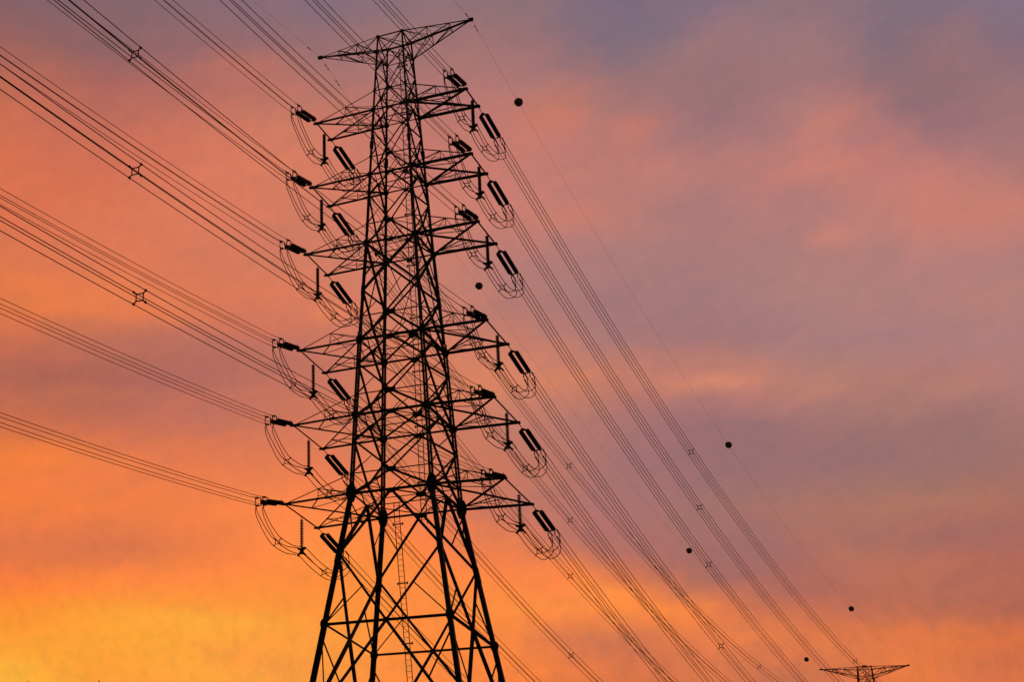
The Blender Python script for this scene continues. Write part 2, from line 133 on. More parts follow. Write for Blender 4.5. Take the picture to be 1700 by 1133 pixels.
tc = N('ShaderNodeTexCoord')
sep = N('ShaderNodeSeparateXYZ')
link(tc.outputs['Generated'], sep.inputs[0])
az = math_node('ARCTAN2', sep.outputs[0], sep.outputs[1])
el = math_node('ARCSINE', sep.outputs[2])
deg = 180 / math.pi
az_d, el_d = math_node('MULTIPLY', az, deg), math_node('MULTIPLY', el, deg)

def sky_noise(sx, sy, scale, detail, rough, off=(0, 0), tilt=0.0):
    """fractal noise over azimuth/elevation (degrees), stretched sx:sy, sheared by tilt"""
    cx = N('ShaderNodeCombineXYZ')
    link(math_node('ADD', math_node('MULTIPLY', az_d, 1 / sx), off[0]), cx.inputs[0])
    v = math_node('ADD', el_d, math_node('MULTIPLY', az_d, tilt))
    link(math_node('ADD', math_node('MULTIPLY', v, 1 / sy), off[1]), cx.inputs[1])
    n = N('ShaderNodeTexNoise', noise_dimensions='2D')
    link(cx.outputs[0], n.inputs['Vector'])
    n.inputs['Scale'].default_value = scale
    n.inputs['Detail'].default_value = detail
    n.inputs['Roughness'].default_value = rough
    return n.outputs['Fac']

w1 = sky_noise(5, 2.2, 1, 4, 0.55, (3.1, 7.7))
w2 = sky_noise(5, 2.2, 1, 4, 0.55, (13.1, 1.7))
w3 = sky_noise(1.1, 0.7, 1, 5, 0.6, (43.1, 5.7), -0.2)
w4 = sky_noise(1.1, 0.7, 1, 5, 0.6, (33.1, 9.7), -0.2)
def off(n, a):
    return math_node('MULTIPLY', math_node('SUBTRACT', n, 0.5), a)
azw = math_node('ADD', math_node('ADD', az_d, off(w1, 0.8)), off(w3, 1.0))
elw = math_node('ADD', math_node('ADD', el_d, off(w2, 0.25)), off(w4, 0.4))
U = math_node('PINGPONG', math_node('DIVIDE', math_node('ADD', azw, 34.0), 34.0), 1.0)
V = math_node('PINGPONG', math_node('DIVIDE', math_node('SUBTRACT', elw, 12.0), 21.5), 1.0)

NC = 32
rows = [[[lin(r[i * 3 + k]) for k in (0, 1, 2)] for i in range(NC)] for r in SKY_ROWS]
fine = []
NR = 1
for i in range(len(rows) - 1):
    for k in range(NR):
        t = k / NR
        g = [rows[max(0, min(len(rows) - 1, i + o))] for o in (-1, 0, 1, 2)]
        fine.append([catmull(g[0][j], g[1][j], g[2][j], g[3][j], t) for j in range(NC)])
fine.append(rows[-1])
# row positions: 29 rows between 12 and 24 degrees, 15 more up to 33.5
EL_POS = [12 / 21.5 * i / 28 for i in range(29)] + [(12 + 9.5 * i / 15) / 21.5 for i in range(1, 16)]
prev = None
for i, r in enumerate(fine):
    ramp = N('ShaderNodeValToRGB')
    ramp.color_ramp.interpolation = 'CARDINAL'
    els = ramp.color_ramp.elements
    while len(els) < NC:
        els.new(0.5)
    for j in range(NC):
        els[j].position = j / (NC - 1)
    for j in range(NC):
        els[j].color = (*[max(0, v) for v in r[j]], 1)
    link(U, ramp.inputs[0])
    if prev is None:
        prev = ramp.outputs[0]
        continue
    mx = N('ShaderNodeMix', data_type='RGBA')
    mr = N('ShaderNodeMapRange', clamp=True)
    mr.inputs[1].default_value = EL_POS[i - 1]
    mr.inputs[2].default_value = EL_POS[i]
    link(V, mr.inputs[0])
    link(mr.outputs[0], mx.inputs[0])
    link(prev, mx.inputs[6])
    link(ramp.outputs[0], mx.inputs[7])
    prev = mx.outputs[2]

# finer cloud texture: lit pink-orange wisps over a mauve-grey deck
def tint(src, fac, colour, mode='MULTIPLY'):
    mx = N('ShaderNodeMix', data_type='RGBA', blend_type=mode)
    link(fac, mx.inputs[0])
    link(src, mx.inputs[6])
    mx.inputs[7].default_value = (*colour, 1)
    return mx.outputs[2]

def rng(src, a, b, c=0.0, d=1.0):
    mr = N('ShaderNodeMapRange', clamp=True)
    mr.inputs[1].default_value, mr.inputs[2].default_value = a, b
    mr.inputs[3].default_value, mr.inputs[4].default_value = c, d
    link(src, mr.inputs[0])
    return mr.outputs[0]

n1 = sky_noise(1.9, 0.8, 1, 7, 0.62, (1.3, 2.9), -0.25)
n2 = sky_noise(1.7, 0.75, 1, 7, 0.62, (21.3, 12.9), -0.35)
n3 = sky_noise(0.45, 0.55, 1, 5, 0.65, (5.3, 32.9), 0.3)
clouds = tint(prev, rng(n1, 0.45, 0.75, 0, 0.5), (0.88, 0.94, 0.97))
clouds = tint(clouds, rng(n2, 0.45, 0.75, 0, 0.5), (1.15, 1.04, 0.97))
low = rng(el_d, 13.0, 18.0, 1.6, 0.55)
clouds = tint(clouds, math_node('MULTIPLY', rng(n3, 0.42, 0.68, 0, 0.5), low), (0.86, 0.90, 0.97))

# away from the sunset the dusk sky is dim and bluish (physical sky, sun just above the horizon)
nis = N('ShaderNodeTexSky', sky_type='NISHITA')
nis.sun_disc = False
nis.sun_elevation = SUN_EL
nis.sun_rotation = SUN_AZ
bg_mul = N('ShaderNodeMix', data_type='RGBA', blend_type='MULTIPLY')
bg_mul.inputs[0].default_value = 1
link(nis.outputs[0], bg_mul.inputs[6])
bg_mul.inputs[7].default_value = (0.03, 0.03, 0.03, 1)
dot = N('ShaderNodeVectorMath', operation='DOT_PRODUCT')
link(tc.outputs['Generated'], dot.inputs[0])
dot.inputs[1].default_value = (math.sin(math.radians(-18)) * math.cos(math.radians(14)),
                               math.cos(math.radians(-18)) * math.cos(math.radians(14)), math.sin(math.radians(14)))
glow = rng(dot.outputs['Value'], math.cos(math.radians(62)), math.cos(math.radians(30)))
fin = N('ShaderNodeMix', data_type='RGBA')
link(glow, fin.inputs[0])
link(bg_mul.outputs[2], fin.inputs[6])
link(clouds, fin.inputs[7])
bg = N('ShaderNodeBackground')
bg.inputs[1].default_value = 1.0
link(fin.outputs[2], bg.inputs[0])
out = N('ShaderNodeOutputWorld')
link(bg.outputs[0], out.inputs[0])

# ------------------------------------------------------------------ materials
def material(name, base, rough=0.6, metal=0.0, var=0.35, scale=3.0):
    m = bpy.data.materials.new(name)
    m.use_nodes = True
    t = m.node_tree
    b = t.nodes['Principled BSDF']
    b.inputs['Roughness'].default_value = rough
    b.inputs['Metallic'].default_value = metal
    c = t.nodes.new('ShaderNodeTexCoord')
    n = t.nodes.new('ShaderNodeTexNoise')
    n.inputs['Scale'].default_value = scale
    n.inputs['Detail'].default_value = 5
    r = t.nodes.new('ShaderNodeValToRGB')
    r.color_ramp.elements[0].position = 0.3
    r.color_ramp.elements[1].position = 0.7
    r.color_ramp.elements[0].color = (*[v * (1 - var) for v in base], 1)
    r.color_ramp.elements[1].color = (*[v * (1 + var) for v in base], 1)
    t.links.new(c.outputs['Object'], n.inputs['Vector'])
    t.links.new(n.outputs['Fac'], r.inputs[0])
    t.links.new(r.outputs[0], b.inputs['Base Color'])
    return m

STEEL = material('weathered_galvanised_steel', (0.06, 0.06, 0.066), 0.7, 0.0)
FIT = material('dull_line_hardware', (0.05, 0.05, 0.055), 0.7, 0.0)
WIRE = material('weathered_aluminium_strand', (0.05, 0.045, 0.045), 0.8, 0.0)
PORC = material('brown_glazed_porcelain', (0.03, 0.018, 0.014), 0.55, 0.0, 0.2)
BALL = material('marker_ball_shell', (0.30, 0.16, 0.20), 0.4, 0.0, 0.15, 1.5)
SOIL = material('grassy_soil', (0.07, 0.08, 0.035), 0.95, 0.0, 0.5, 0.12)
CONC = material('footing_concrete', (0.30, 0.29, 0.27), 0.9)
BARK = material('tree_bark', (0.10, 0.075, 0.055), 0.9)
LEAF = material('tree_leaves', (0.05, 0.085, 0.03), 0.7, 0, 0.5, 1.0)
LAMP = material('lamp_housing', (0.12, 0.11, 0.11), 0.5)

# ------------------------------------------------------------------ mesh helpers
class MB:
    """collects bars, tubes, plates as ONE mesh; coordinates in drawing units relative to an origin"""
    def __init__(self):
        self.v, self.f = [], []

    def add(self, vs, fs):
        o = len(self.v)
        self.v += [tuple(x) for x in vs]
        self.f += [tuple(i + o for i in f) for f in fs]

    def bar(self, p, q, w, ref=(0, 0, 1), prof='L'):
        p, q = Vector(p), Vector(q)
        a = (q - p)
        if a.length < 1e-6:
            return
        a.normalize()
        ref = Vector(ref)
        if abs(ref.normalized().dot(a)) > 0.98:
            ref = Vector((0.6, 0.8, 0.1))
        u = (ref - a * ref.dot(a)).normalized()
        v = a.cross(u)
        if prof == 'L':
            t = max(w * 0.14, 0.014)
            o = -w * 0.42
            sec = [(0, 0), (w, 0), (w, t), (t, t), (t, w), (0, w)]
            sec = [(x + o, y + o) for x, y in sec]
        else:
            h = w / 2
            sec = [(-h, -h), (h, -h), (h, h), (-h, h)]
        n = len(sec)
        vs = [p + u * x + v * y for x, y in sec] + [q + u * x + v * y for x, y in sec]
        fs = [(i, (i + 1) % n, n + (i + 1) % n, n + i) for i in range(n)]
        fs += [tuple(range(n))[::-1], tuple(range(n, 2 * n))]
        self.add(vs, fs)

    def plate(self, c, u, v, pts, t=0.03):
        """flat plate with outline pts (in u,v) about c, thickness t"""
        c, u, v = Vector(c), Vector(u).normalized(), Vector(v).normalized()
        w = u.cross(v).normalized() * t / 2
        n = len(pts)
        vs = [c + u * x + v * y - w for x, y in pts] + [c + u * x + v * y + w for x, y in pts]
        fs = [(i, (i + 1) % n, n + (i + 1) % n, n + i) for i in range(n)] + [tuple(range(n))[::-1], tuple(range(n, 2 * n))]
        self.add(vs, fs)

    def tube(self, pts, r, sides=6):
        pts = [Vector(p) for p in pts]
        rings = []
        prev = None
        for i, p in enumerate(pts):
            a = (pts[min(i + 1, len(pts) - 1)] - pts[max(i - 1, 0)]).normalized()
            if prev is None:
                ref = Vector((0, 0, 1)) if abs(a.z) < 0.9 else Vector((1, 0, 0))
            else:
                ref = prev
            u = (ref - a * ref.dot(a)).normalized()
            prev = u
            v = a.cross(u)
            rr = r[i] if isinstance(r, (list, tuple)) else r
            rings.append([p + (u * math.cos(k * 2 * math.pi / sides) + v * math.sin(k * 2 * math.pi / sides)) * rr for k in range(sides)])
        vs = [x for g in rings for x in g]
        fs = []
        for i in range(len(pts) - 1):
            for k in range(sides):
                fs.append((i * sides + k, i * sides + (k + 1) % sides, (i + 1) * sides + (k + 1) % sides, (i + 1) * sides + k))
        fs += [tuple(range(sides))[::-1], tuple(range(len(vs) - sides, len(vs)))]
        self.add(vs, fs)

    def lathe(self, p, q, prof, sides=12):
        """prof: (distance along p->q, radius)"""
        p, q = Vector(p), Vector(q)
        a = (q - p).normalized()
        self.tube([p + a * d for d, _ in prof], [max(r, 1e-3) for _, r in prof], sides)

    def build(self, name, mat, parent=None, origin=(0, 0, 0), smooth=False, loc=None):
        me = bpy.data.meshes.new(name)
        ox = Vector(origin)
        me.from_pydata([tuple((Vector(v) - ox) * S) for v in self.v], [], self.f)
        me.materials.append(mat)
        if smooth:
            me.polygons.foreach_set('use_smooth', [True] * len(me.polygons))
        me.update()
        o = bpy.data.objects.new(name, me)
        col.objects.link(o)
        if parent:
            o.parent = parent
        if loc is not None:
            o.location = loc
        return o

class Parts:
    """like MB, but every bar becomes a mesh of its own"""
    def __init__(self):
        self.items = []

    def bar(self, *a, **k):
        q = MB()
        q.bar(*a, **k)
        self.items.append(q)

def tag(o, label=None, cat=None, group=None, kind=None):
    if label:
        o['label'] = label
    if cat:
        o['category'] = cat
    if group:
        o['group'] = group
    if kind:
        o['kind'] = kind
    return o

def empty(name, loc, label, cat, group=None, rot=(0, 0, 0)):
    o = bpy.data.objects.new(name, None)
    o.empty_display_size = 0.3
    col.objects.link(o)
    o.location = loc
    o.rotation_euler = rot
    return tag(o, label, cat, group)

def kids(o):
    return list(o.children)

def copy_tree(o, parent=None):
    c = o.copy()
    col.objects.link(c)
    if parent:
        c.parent = parent
    for ch in kids(o):
        copy_tree(ch, c)
    return c

# ------------------------------------------------------------------ tower data (drawing units)
# z lower chord, z tip, z upper chord, arm half length, half spacing of the two arm tips
LV = [(80.0, 79.906, 82.182, 7.540, 1.809),
      (72.709, 72.604, 74.701, 7.883, 2.192),
      (65.281, 65.242, 67.317, 8.337, 2.563),
      (55.166, 55.084, 57.579, 8.857, 3.029),
      (47.623, 47.460, 49.649, 9.355, 3.434),
      (40.0, 39.760, 41.922, 10.080, 3.826)]
ZPT, LPT, Z0, ZB = 88.634, 7.805, 88.513, 86.633
Z7, Z8 = 27.683, 8.0
PROF = [(88.513, 1.25), (80, 1.686), (65.281, 2.39), (55.166, 2.98), (40, 3.70), (Z7, 5.553), (GROUND, 12.13)]
ASY = 1.046

def hw(z):
    if z >= PROF[0][0]:
        return PROF[0][1]
    for (a, wa), (b, wb) in zip(PROF, PROF[1:]):
        if z >= b:
            return wa + (wb - wa) * (a - z) / (a - b)
    return PROF[-1][1]

def corner(sx, sy, z):
    w = hw(z)
    return Vector((sx * w, sy * w * ASY, z))

FACES = [((-1, -1), (1, -1)), ((1, -1), (1, 1)), ((1, 1), (-1, 1)), ((-1, 1), (-1, -1))]

def lerp(a, b, t):
    return a + (b - a) * t

def tower(name, loc, rotz, label, group, beacon=False):
    root = empty(name, loc, label, 'transmission tower', group, (0, 0, rotz))
    O = (0, 0, GROUND)
    # legs -------------------------------------------------------------
    for sx, sy in ((-1, -1), (1, -1), (-1, 1), (1, 1)):
        m = MB()
        ref = (-sx, 0, 0)
        segs = [(Z0, ZB, .13), (ZB, 80.0, .145), (80.0, 72.7, .175), (72.7, 65.28, .21), (65.28, 56.0, .25)]
        for a, b, w in segs:
            m.bar(corner(sx, sy, a), corner(sx, sy, b), w, ref)
        # doubled legs between the fourth arm and the kink
        for dx in (-0.12, 0.12):
            a, b = corner(sx, sy, 56.0), corner(sx, sy, 40.0)
            m.bar(a + Vector((dx, 0, 0)), b + Vector((dx, 0, 0)), 0.165, (0, 1, 0), 'B')
        for k in range(8):
            z = 55 - k * 2
            c = corner(sx, sy, z)
            m.plate(c, (1, 0, 0), (0, 0, 1), [(-.2, -.09), (.2, -.09), (.2, .09), (-.2, .09)], .05)
        m.bar(corner(sx, sy, 40.0), corner(sx, sy, Z7), .37, ref)
        m.bar(corner(sx, sy, Z7), corner(sx, sy, GROUND + .3), .40, ref)
        # splice plates
        for z, h in ((60.2, .5), (76.0, .4), (34.0, .7), (20.0, .8)):
            m.bar(corner(sx, sy, z + h), corner(sx, sy, z - h), (.28 if z > 62 else .31) if z > 50 else .44, ref)
        glist = []
        def gp(z, a, b, sep=True):
            g = MB() if sep else m
            c = corner(sx, sy, z)
            pts = [(-a * .55, -b), (a * .55, -b), (a, -b * .3), (a, b * .45), (a * .6, b), (-a * .6, b), (-a, b * .45), (-a, -b * .3)]
            g.plate(c + Vector((0, sy * .06, 0)), (1, 0, 0), (0, 0, 1), pts, .04)
            g.plate(c + Vector((sx * .06, 0, 0)), (0, 1, 0), (0, 0, 1), pts, .04)
            if sep:
                glist.append(g)
        for i, (z, zt, zu, l, d) in enumerate(LV):
            gp(z, (.25, .27, .30, .33, .36, .46)[i], (.25, .27, .32, .42, .40, .85)[i])
            gp(zu, .15, .16, False)
        gp(Z0, .16, .14)
        gp(ZB, .16, .18)
        gp(Z7, .36, .45)
        gp(Z8, .4, .5)
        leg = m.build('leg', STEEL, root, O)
        for g in glist:
            g.build('gusset_plate', STEEL, leg, O)
        f = MB()
        c = corner(sx, sy, GROUND)
        f.lathe(c + Vector((0, 0, -.8)), c + Vector((0, 0, 1)), [(0, 1.2), (.9, 1.2), (1.0, .8), (1.45, .75)], 16)
        f.build('footing', CONC, leg, O)
    # body lattice -------------------------------------------------------
    bays = [(ZB, .50, LV[0][2], LV[0][0], 'D', .11), (LV[0][0], .42, LV[1][2], LV[1][0], 'D', .14),
            (LV[1][0], .42, LV[2][2], LV[2][0], 'D', .16), (LV[2][0], .65, LV[3][2], LV[3][0], 'X', .20),
            (LV[3][0], .44, LV[4][2], LV[4][0], 'D', .19), (LV[4][0], .44, LV[5][2], LV[5][0], 'D', .19),
            (LV[5][0], .465, Z7, None, 'D', .25), (Z7, .5, Z8, None, 'D', .27), (Z8, 1.0, GROUND + .4, None, 'F', .30)]
    for (ca, cb) in FACES:
        P = lambda s, z: corner(*(ca if s < 0 else cb), z)
        mid = lambda z: (P(-1, z) + P(1, z)) / 2
        n = (P(1, 40) - P(-1, 40)).normalized()
        nrm = Vector((n.y, -n.x, 0))
        # top box
        m = MB()
        m.bar(P(-1, Z0), P(1, ZB), .085, nrm)
        m.bar(P(1, Z0), P(-1, ZB), .085, nrm)
        m.bar(P(-1, Z0), P(1, Z0), .10, nrm)
        pn = m.build('lattice_panel', STEEL, root, O)
        m = MB()
        m.bar(P(-1, ZB), P(1, ZB), .09, nrm)
        m.build('strut', STEEL, pn, O)
        for bi, (zh, f, zl, zn, kind, w) in enumerate(bays):
            zm = zh - f * (zh - zl)
            m, st, gl = MB(), [], []
            r = Parts() if bi >= 4 else m
            rw = max(.06, w * .42)
            if kind == 'F':
                for s in (-1, 1):
                    m.bar(mid(zh), P(s, zl), w, nrm)
                    a = lerp(mid(zh), P(s, zl), .5)
                    r.bar(a, P(s, a.z), rw, nrm)
                    r.bar(a, P(s, (zh + a.z) / 2), rw, nrm)
                    r.bar(lerp(mid(zh), P(s, zl), .25), P(s, (zh + a.z) / 2), rw, nrm)
                    r.bar(lerp(mid(zh), P(s, zl), .75), P(s, a.z), rw, nrm)
            else:
                for s in (-1, 1):
                    if kind == 'D':
                        m.bar(mid(zh), P(s, zm), w, nrm)
                        r.bar(lerp(mid(zh), P(s, zm), .55), P(s, lerp(zh, zm, .12)), rw, nrm)
                    else:
                        m.bar(P(-s, zh), P(s, zm), w, nrm)
                        r.bar(lerp(P(-s, zh), P(s, zm), .3), P(-s, lerp(zh, zm, .72)), rw, nrm)
                    m.bar(P(s, zm), mid(zl), w * .9, nrm)
                    r.bar(lerp(P(s, zm), mid(zl), .5), P(s, zl), rw, nrm)
                if kind == 'X':
                    r.bar(lerp(P(-1, zh), P(1, zm), .38), lerp(P(1, zm), mid(zl), .55), rw, nrm)
                if zn is not None:
                    for s in (-1, 1):
                        m.bar(mid(zl), P(s, zn), w, nrm)
                        r.bar(lerp(mid(zl), P(s, zn), .5), lerp(mid(zn), P(s, zn), .12), rw, nrm)
                    q = MB()
                    q.bar(P(-1, zl), P(1, zl), .085, nrm)
                    st.append(q)
                    q = MB()
                    q.bar(P(-1, zn), P(1, zn), w * 1.05, nrm)
                    st.append(q)
                else:
                    q = MB()
                    q.bar(P(-1, zl), P(1, zl), w * .85, nrm)
                    st.append(q)
                a = (.22, .28, .32, .46, .44, .46, .24, .3)[bi]
                b = (.17, .20, .24, .30, .28, .28, .28, .3)[bi]
                hexa = lambda a, b: [(-a, -b * .7), (-a * .6, -b), (a * .6, -b), (a, -b * .7), (a, b * .8), (-a, b * .8)]
                q = MB()
                q.plate(mid(zl) + nrm * .03, n, (0, 0, 1), hexa(a, b), .04)
                gl.append(q)
                if zn is not None:
                    q = MB()
                    q.plate(mid(zn) + nrm * .03 + Vector((0, 0, -b * .5)), n, (0, 0, 1), hexa(a * .9, b * .8), .04)
                    gl.append(q)
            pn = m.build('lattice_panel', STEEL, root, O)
            if bi >= 4:
                for q in r.items:
                    q.build('redundant_brace', STEEL, pn, O)
            for q in st:
                q.build('strut', STEEL, pn, O)
            for q in gl:
                q.build('gusset_plate', STEEL, pn, O)
    # plan bracing ---------------------------------------------------------
    for z, w in [(Z0, .07), (ZB, .06)] + [(q, .075) for L in LV for q in (L[0], L[2])]:
        m = MB()
        mids = [(corner(*a, z) + corner(*b, z)) / 2 for a, b in FACES]
        if z in (Z0, ZB):
            m.bar(corner(-1, -1, z), corner(1, 1, z), w)
            m.bar(corner(1, -1, z), corner(-1, 1, z), w)
        else:
            for k in range(4):
                m.bar(mids[k], mids[(k + 1) % 4], w)
            if any(z == L[0] for L in LV):
                m.bar(mids[0], mids[2], w)
                m.bar(mids[1], mids[3], w)
        m.build('cross_frame', STEEL, root, O)
    # arms -------------------------------------------------------------------
    for i, (z, zt, zu, l, d) in enumerate(LV):
        cw = (.225, .22, .22, .21, .20, .20)[i]
        for s in (-1, 1):
            tA, tB = Vector((s * l, -d, zt)), Vector((s * l, d, zt))
            kA, kB = corner(s, -1, z), corner(s, 1, z)
            uA, uB = corner(s, -1, zu), corner(s, 1, zu)
            m = MB()
            m.bar(kA, tA, cw, (0, 1, 0))
            m.bar(kB, tB, cw, (0, -1, 0))
            m.bar(tA, kB, cw * .72)
            m.bar(tB, kA, cw * .72)
            m.bar(uA, tA, .085, (0, 1, 0))
            m.bar(uB, tB, .085, (0, -1, 0))
            arm = m.build('crossarm', STEEL, root, O)
            m = MB()
            e = Vector((0, .28, 0))
            m.bar(tA - e * .6, tB + e * .6, .15)
            for t in (tA, tB):
                m.plate(t, (1, 0, 0), (0, 1, 0), [(-.22, -.2), (.16, -.22), (.2, 0), (.16, .22), (-.22, .2), (-.42, 0)], .12)
            m.build('tip_beam', STEEL, arm, O)
            m = MB()
            for tX, kX, uX, tY, kY in ((tA, kA, uA, tB, kB), (tB, kB, uB, tA, kA)):
                h = lerp(uX, tX, .5)
                fpt = lerp(kX, tX, .5)
                m.bar(h, fpt, .07)
                m.bar(h, kX + Vector((0, 0, .12)), .08)
                m.bar(lerp(h, kX, .45), lerp(fpt, h, .25), .05)
                a = lerp(tX, kY, .27)
                b = lerp(kX, tY, .12)
                m.bar(fpt, a, .075)
                m.bar(a, b, .06)
                m.bar(fpt, b, .06)
            m.bar(lerp(uA, tA, .5), lerp(uB, tB, .5), .06)
            m.bar(lerp(uA, tA, .5), uB, .05)
            m.build('arm_lacing', STEEL, arm, O)
    for s in (-1, 1):
        tip = Vector((s * LPT, 0, ZPT))
        m = MB()
        for sy in (-1, 1):
            m.bar(corner(s, sy, Z0), tip, .08 if sy < 0 else .15, (0, 1, 0))
            m.bar(corner(s, sy, ZB), tip, .15 if sy < 0 else .09, (0, 1, 0))
        arm = m.build('ground_wire_arm', STEEL, root, O)
        m = MB()
        T = lambda sy, f: lerp(corner(s, sy, Z0), tip, f)
        B = lambda sy, f: lerp(corner(s, sy, ZB), tip, f)
        for sy in (-1, 1):
            for f0, f1 in ((0, .36), (.36, .68)):
                m.bar(T(sy, f1), B(sy, f1), .085)
                m.bar(B(sy, f0), T(sy, f1), .10)
            m.bar(B(sy, .36), T(sy, 0), .05)
        for f0, f1 in ((0, .36), (.36, .68)):
            m.bar(T(-1, f0), T(1, f1), .06)
            m.bar(B(-1, f1), B(1, f0), .06)
        for f in (.36, .68):
            m.bar(T(-1, f), T(1, f), .06)
            m.bar(B(-1, f), B(1, f), .06)
        m.build('arm_lacing', STEEL, arm, O)
        m = MB()
        m.plate(tip, (1, 0, 0), (0, 1, 0), [(-.3, -.16), (.15, -.16), (.2, 0), (.15, .16), (-.3, .16)], .26)
        m.build('tip_plate', STEEL, arm, O)
    # ladders ------------------------------------------------------------------
    def ladder(x0, zt_, zb_, z_steps):
        face = lambda x, z: Vector((x, hw(z) * ASY - .12, z))
        m = MB()
        zs = [zt_] + [z for z in z_steps if zb_ < z < zt_] + [zb_]
        for dx in (-.25, .25):
            for a, b in zip(zs, zs[1:]):
                m.bar(face(x0 + dx, a), face(x0 + dx, b), .06, (0, 1, 0), 'B')
        ld = m.build('ladder', STEEL, root, O)
        m = MB()
        k = 0
        z = zt_ - .3
        while z > zb_:
            m.bar(face(x0 - .25, z), face(x0 + .25, z), .032, (0, 1, 0), 'B')
            z -= .5
        m.build('rungs', STEEL, ld, O)
        m = MB()
        z = zt_ - 2
        while z > zb_:
            c = face(x0, z)
            m.bar(c + Vector((-.5, .1, 0)), c + Vector((.5, .1, 0)), .09, (0, 1, 0), 'B')
            for dx in (-.45, .45):
                m.bar(c + Vector((dx, .1, -.12)), c + Vector((dx, .1, .12)), .1, (0, 1, 0), 'B')
            z -= 5.4
        m.build('ladder_bracket', STEEL, ld, O)
    ladder(.25, 88.2, 39.0, [80, 65.281, 55.166, 40])
    ladder(-2.3, 41.3, GROUND + 2, [40, Z7])
    if beacon:
        m = MB()
        m.bar((-.45, .1, Z0 + .38), (.45, .1, Z0 + .38), .32, (0, 0, 1), 'B')
        m.bar((0, .1, Z0), (0, .1, Z0 + .3), .1, (1, 0, 0), 'B')
        m.build('warning_lamp', LAMP, root, O)
    return root

near_tower = tower('transmission_tower', W3(0, 0, GROUND), 0,
                   'tall dark lattice steel transmission tower with six pairs of crossarms filling the picture',
                   'lattice towers carrying the lines')
FX, FY, FTH, FDZ, SAG, SAGG = 5.456, 242.75, -0.052, -8.799, 8.975, 8.084
far_tower = tower('transmission_tower', W3(FX, FY, GROUND + FDZ), -FTH,
                  'distant lattice tower with a lamp on its top, only its narrow peak rising into view',
                  'lattice towers carrying the lines', beacon=True)

# ------------------------------------------------------------------ line geometry
PHI, SLN, CVN, S1N, T1N = 0.0478, 0.204, 0.0003095, 0.263, 7.4

def near_curve(i, s, t):
    z, zt, zu, l, d = LV[i]
    zz = zt - S1N * T1N - SLN * (t - T1N) + CVN * (t - T1N) ** 2
    return Vector((s * l + math.sin(PHI) * t, -d - math.cos(PHI) * t, zz))

def far_pt(x, y, z):
    return Vector((FX + x * math.cos(FTH) + y * math.sin(FTH), FY - x * math.sin(FTH) + y * math.cos(FTH), z + FDZ))

def far_curve(i, s, u):
    z, zt, zu, l, d = LV[i]
    a, b = Vector((s * l, d, zt)), far_pt(s * l, -d, zt)
    c = lerp(a, b, u)
    c.z -= 4 * SAG * u * (1 - u)
    return c

def far_dir(i, s):
    z, zt, zu, l, d = LV[i]
    a, b = Vector((s * l, d, zt)), far_pt(s * l, -d, zt)
    h = b - a
    L = math.hypot(h.x, h.y)
    slope = (4 * SAG - h.z) / L
    return h, L, slope

LEVEL = ['topmost', 'second', 'third', 'fourth', 'fifth', 'lowest']
SIDE = {-1: 'left', 1: 'right'}
HB = 0.34      # half spacing of the four sub-conductors

# ------------------------------------------------------------------ strain insulator set, built along +Y
def make_strain():
    root = empty('strain_insulator', (0, 0, 0), 'x', 'insulator')
    m = MB()
    m.tube([(0, -.05, 0), (0, 1.05, 0)], .035, 6)
    m.lathe((0, .05, 0), (0, 1, 0), [(0, .07), (.15, .08), (.25, .03)], 8)
    m.build('link', FIT, root)
    m = MB()
    m.plate((0, 1.28, 0), (1, 0, 0), (0, 1, 0), [(-.06, -.26), (.06, -.26), (.38, .10), (.38, .16), (-.38, .16), (-.38, .10)], .05)
    m.build('yoke_plate', FIT, root)
    for sx in (-1, 1):
        m = MB()
        y, prof = 1.45, [(0, .06)]
        k = 0
        while k < 22:
            b = .08 + k * .155
            prof += [(b, .07), (b + .02, .20), (b + .06, .21), (b + .09, .14), (b + .12, .07)]
            k += 1
        prof.append((3.6, .05))
        m.lathe((sx * .31, y, 0), (sx * .31, y + 1, 0), prof, 12)
        m.build('insulator_string', PORC, root)
        m = MB()
        m.tube([(sx * .31, 1.5, 0), (sx * .31, 1.52, .26), (sx * .31, 1.75, .33)], .022, 5)
        m.build('arcing_horn', FIT, root)
        m = MB()
        m.tube([(sx * .31, 5.0, 0), (sx * .31, 4.98, .26), (sx * .31, 4.75, .33)], .022, 5)
        m.build('arcing_horn', FIT, root)
    m = MB()
    m.bar((-.38, 5.15, 0), (.38, 5.15, 0), .08, (0, 0, 1), 'B')
    for sx in (-1, 1):
        m.bar((sx * .3, 5.3, -.38), (sx * .3, 5.3, .38), .075, (0, 1, 0), 'B')
    m.build('yoke_plate', FIT, root)
    for sx in (-1, 1):
        for sz in (-1, 1):
            m = MB()
            x, z = sx * HB, sz * HB
            m.tube([(sx * .3, 5.3, z * .95), (x, 5.75, z)], .032, 6)
            m.lathe((x, 5.7, z), (x, 7, z), [(0, .045), (.05, .08), (.22, .085), (.3, .045), (1.0, .045), (1.05, .03)], 8)
            m.tube([(x, 6.35, z), (x, 6.45, z - .12), (x, 6.42, z - .32)], .04, 6)
            m.plate((x, 6.1, z - .05), (0, 1, 0), (0, 0, 1), [(-.14, -.09), (.16, -.07), (.1, .1), (-.1, .1)], .06)
            m.build('dead_end_clamp', FIT, root)
    return root

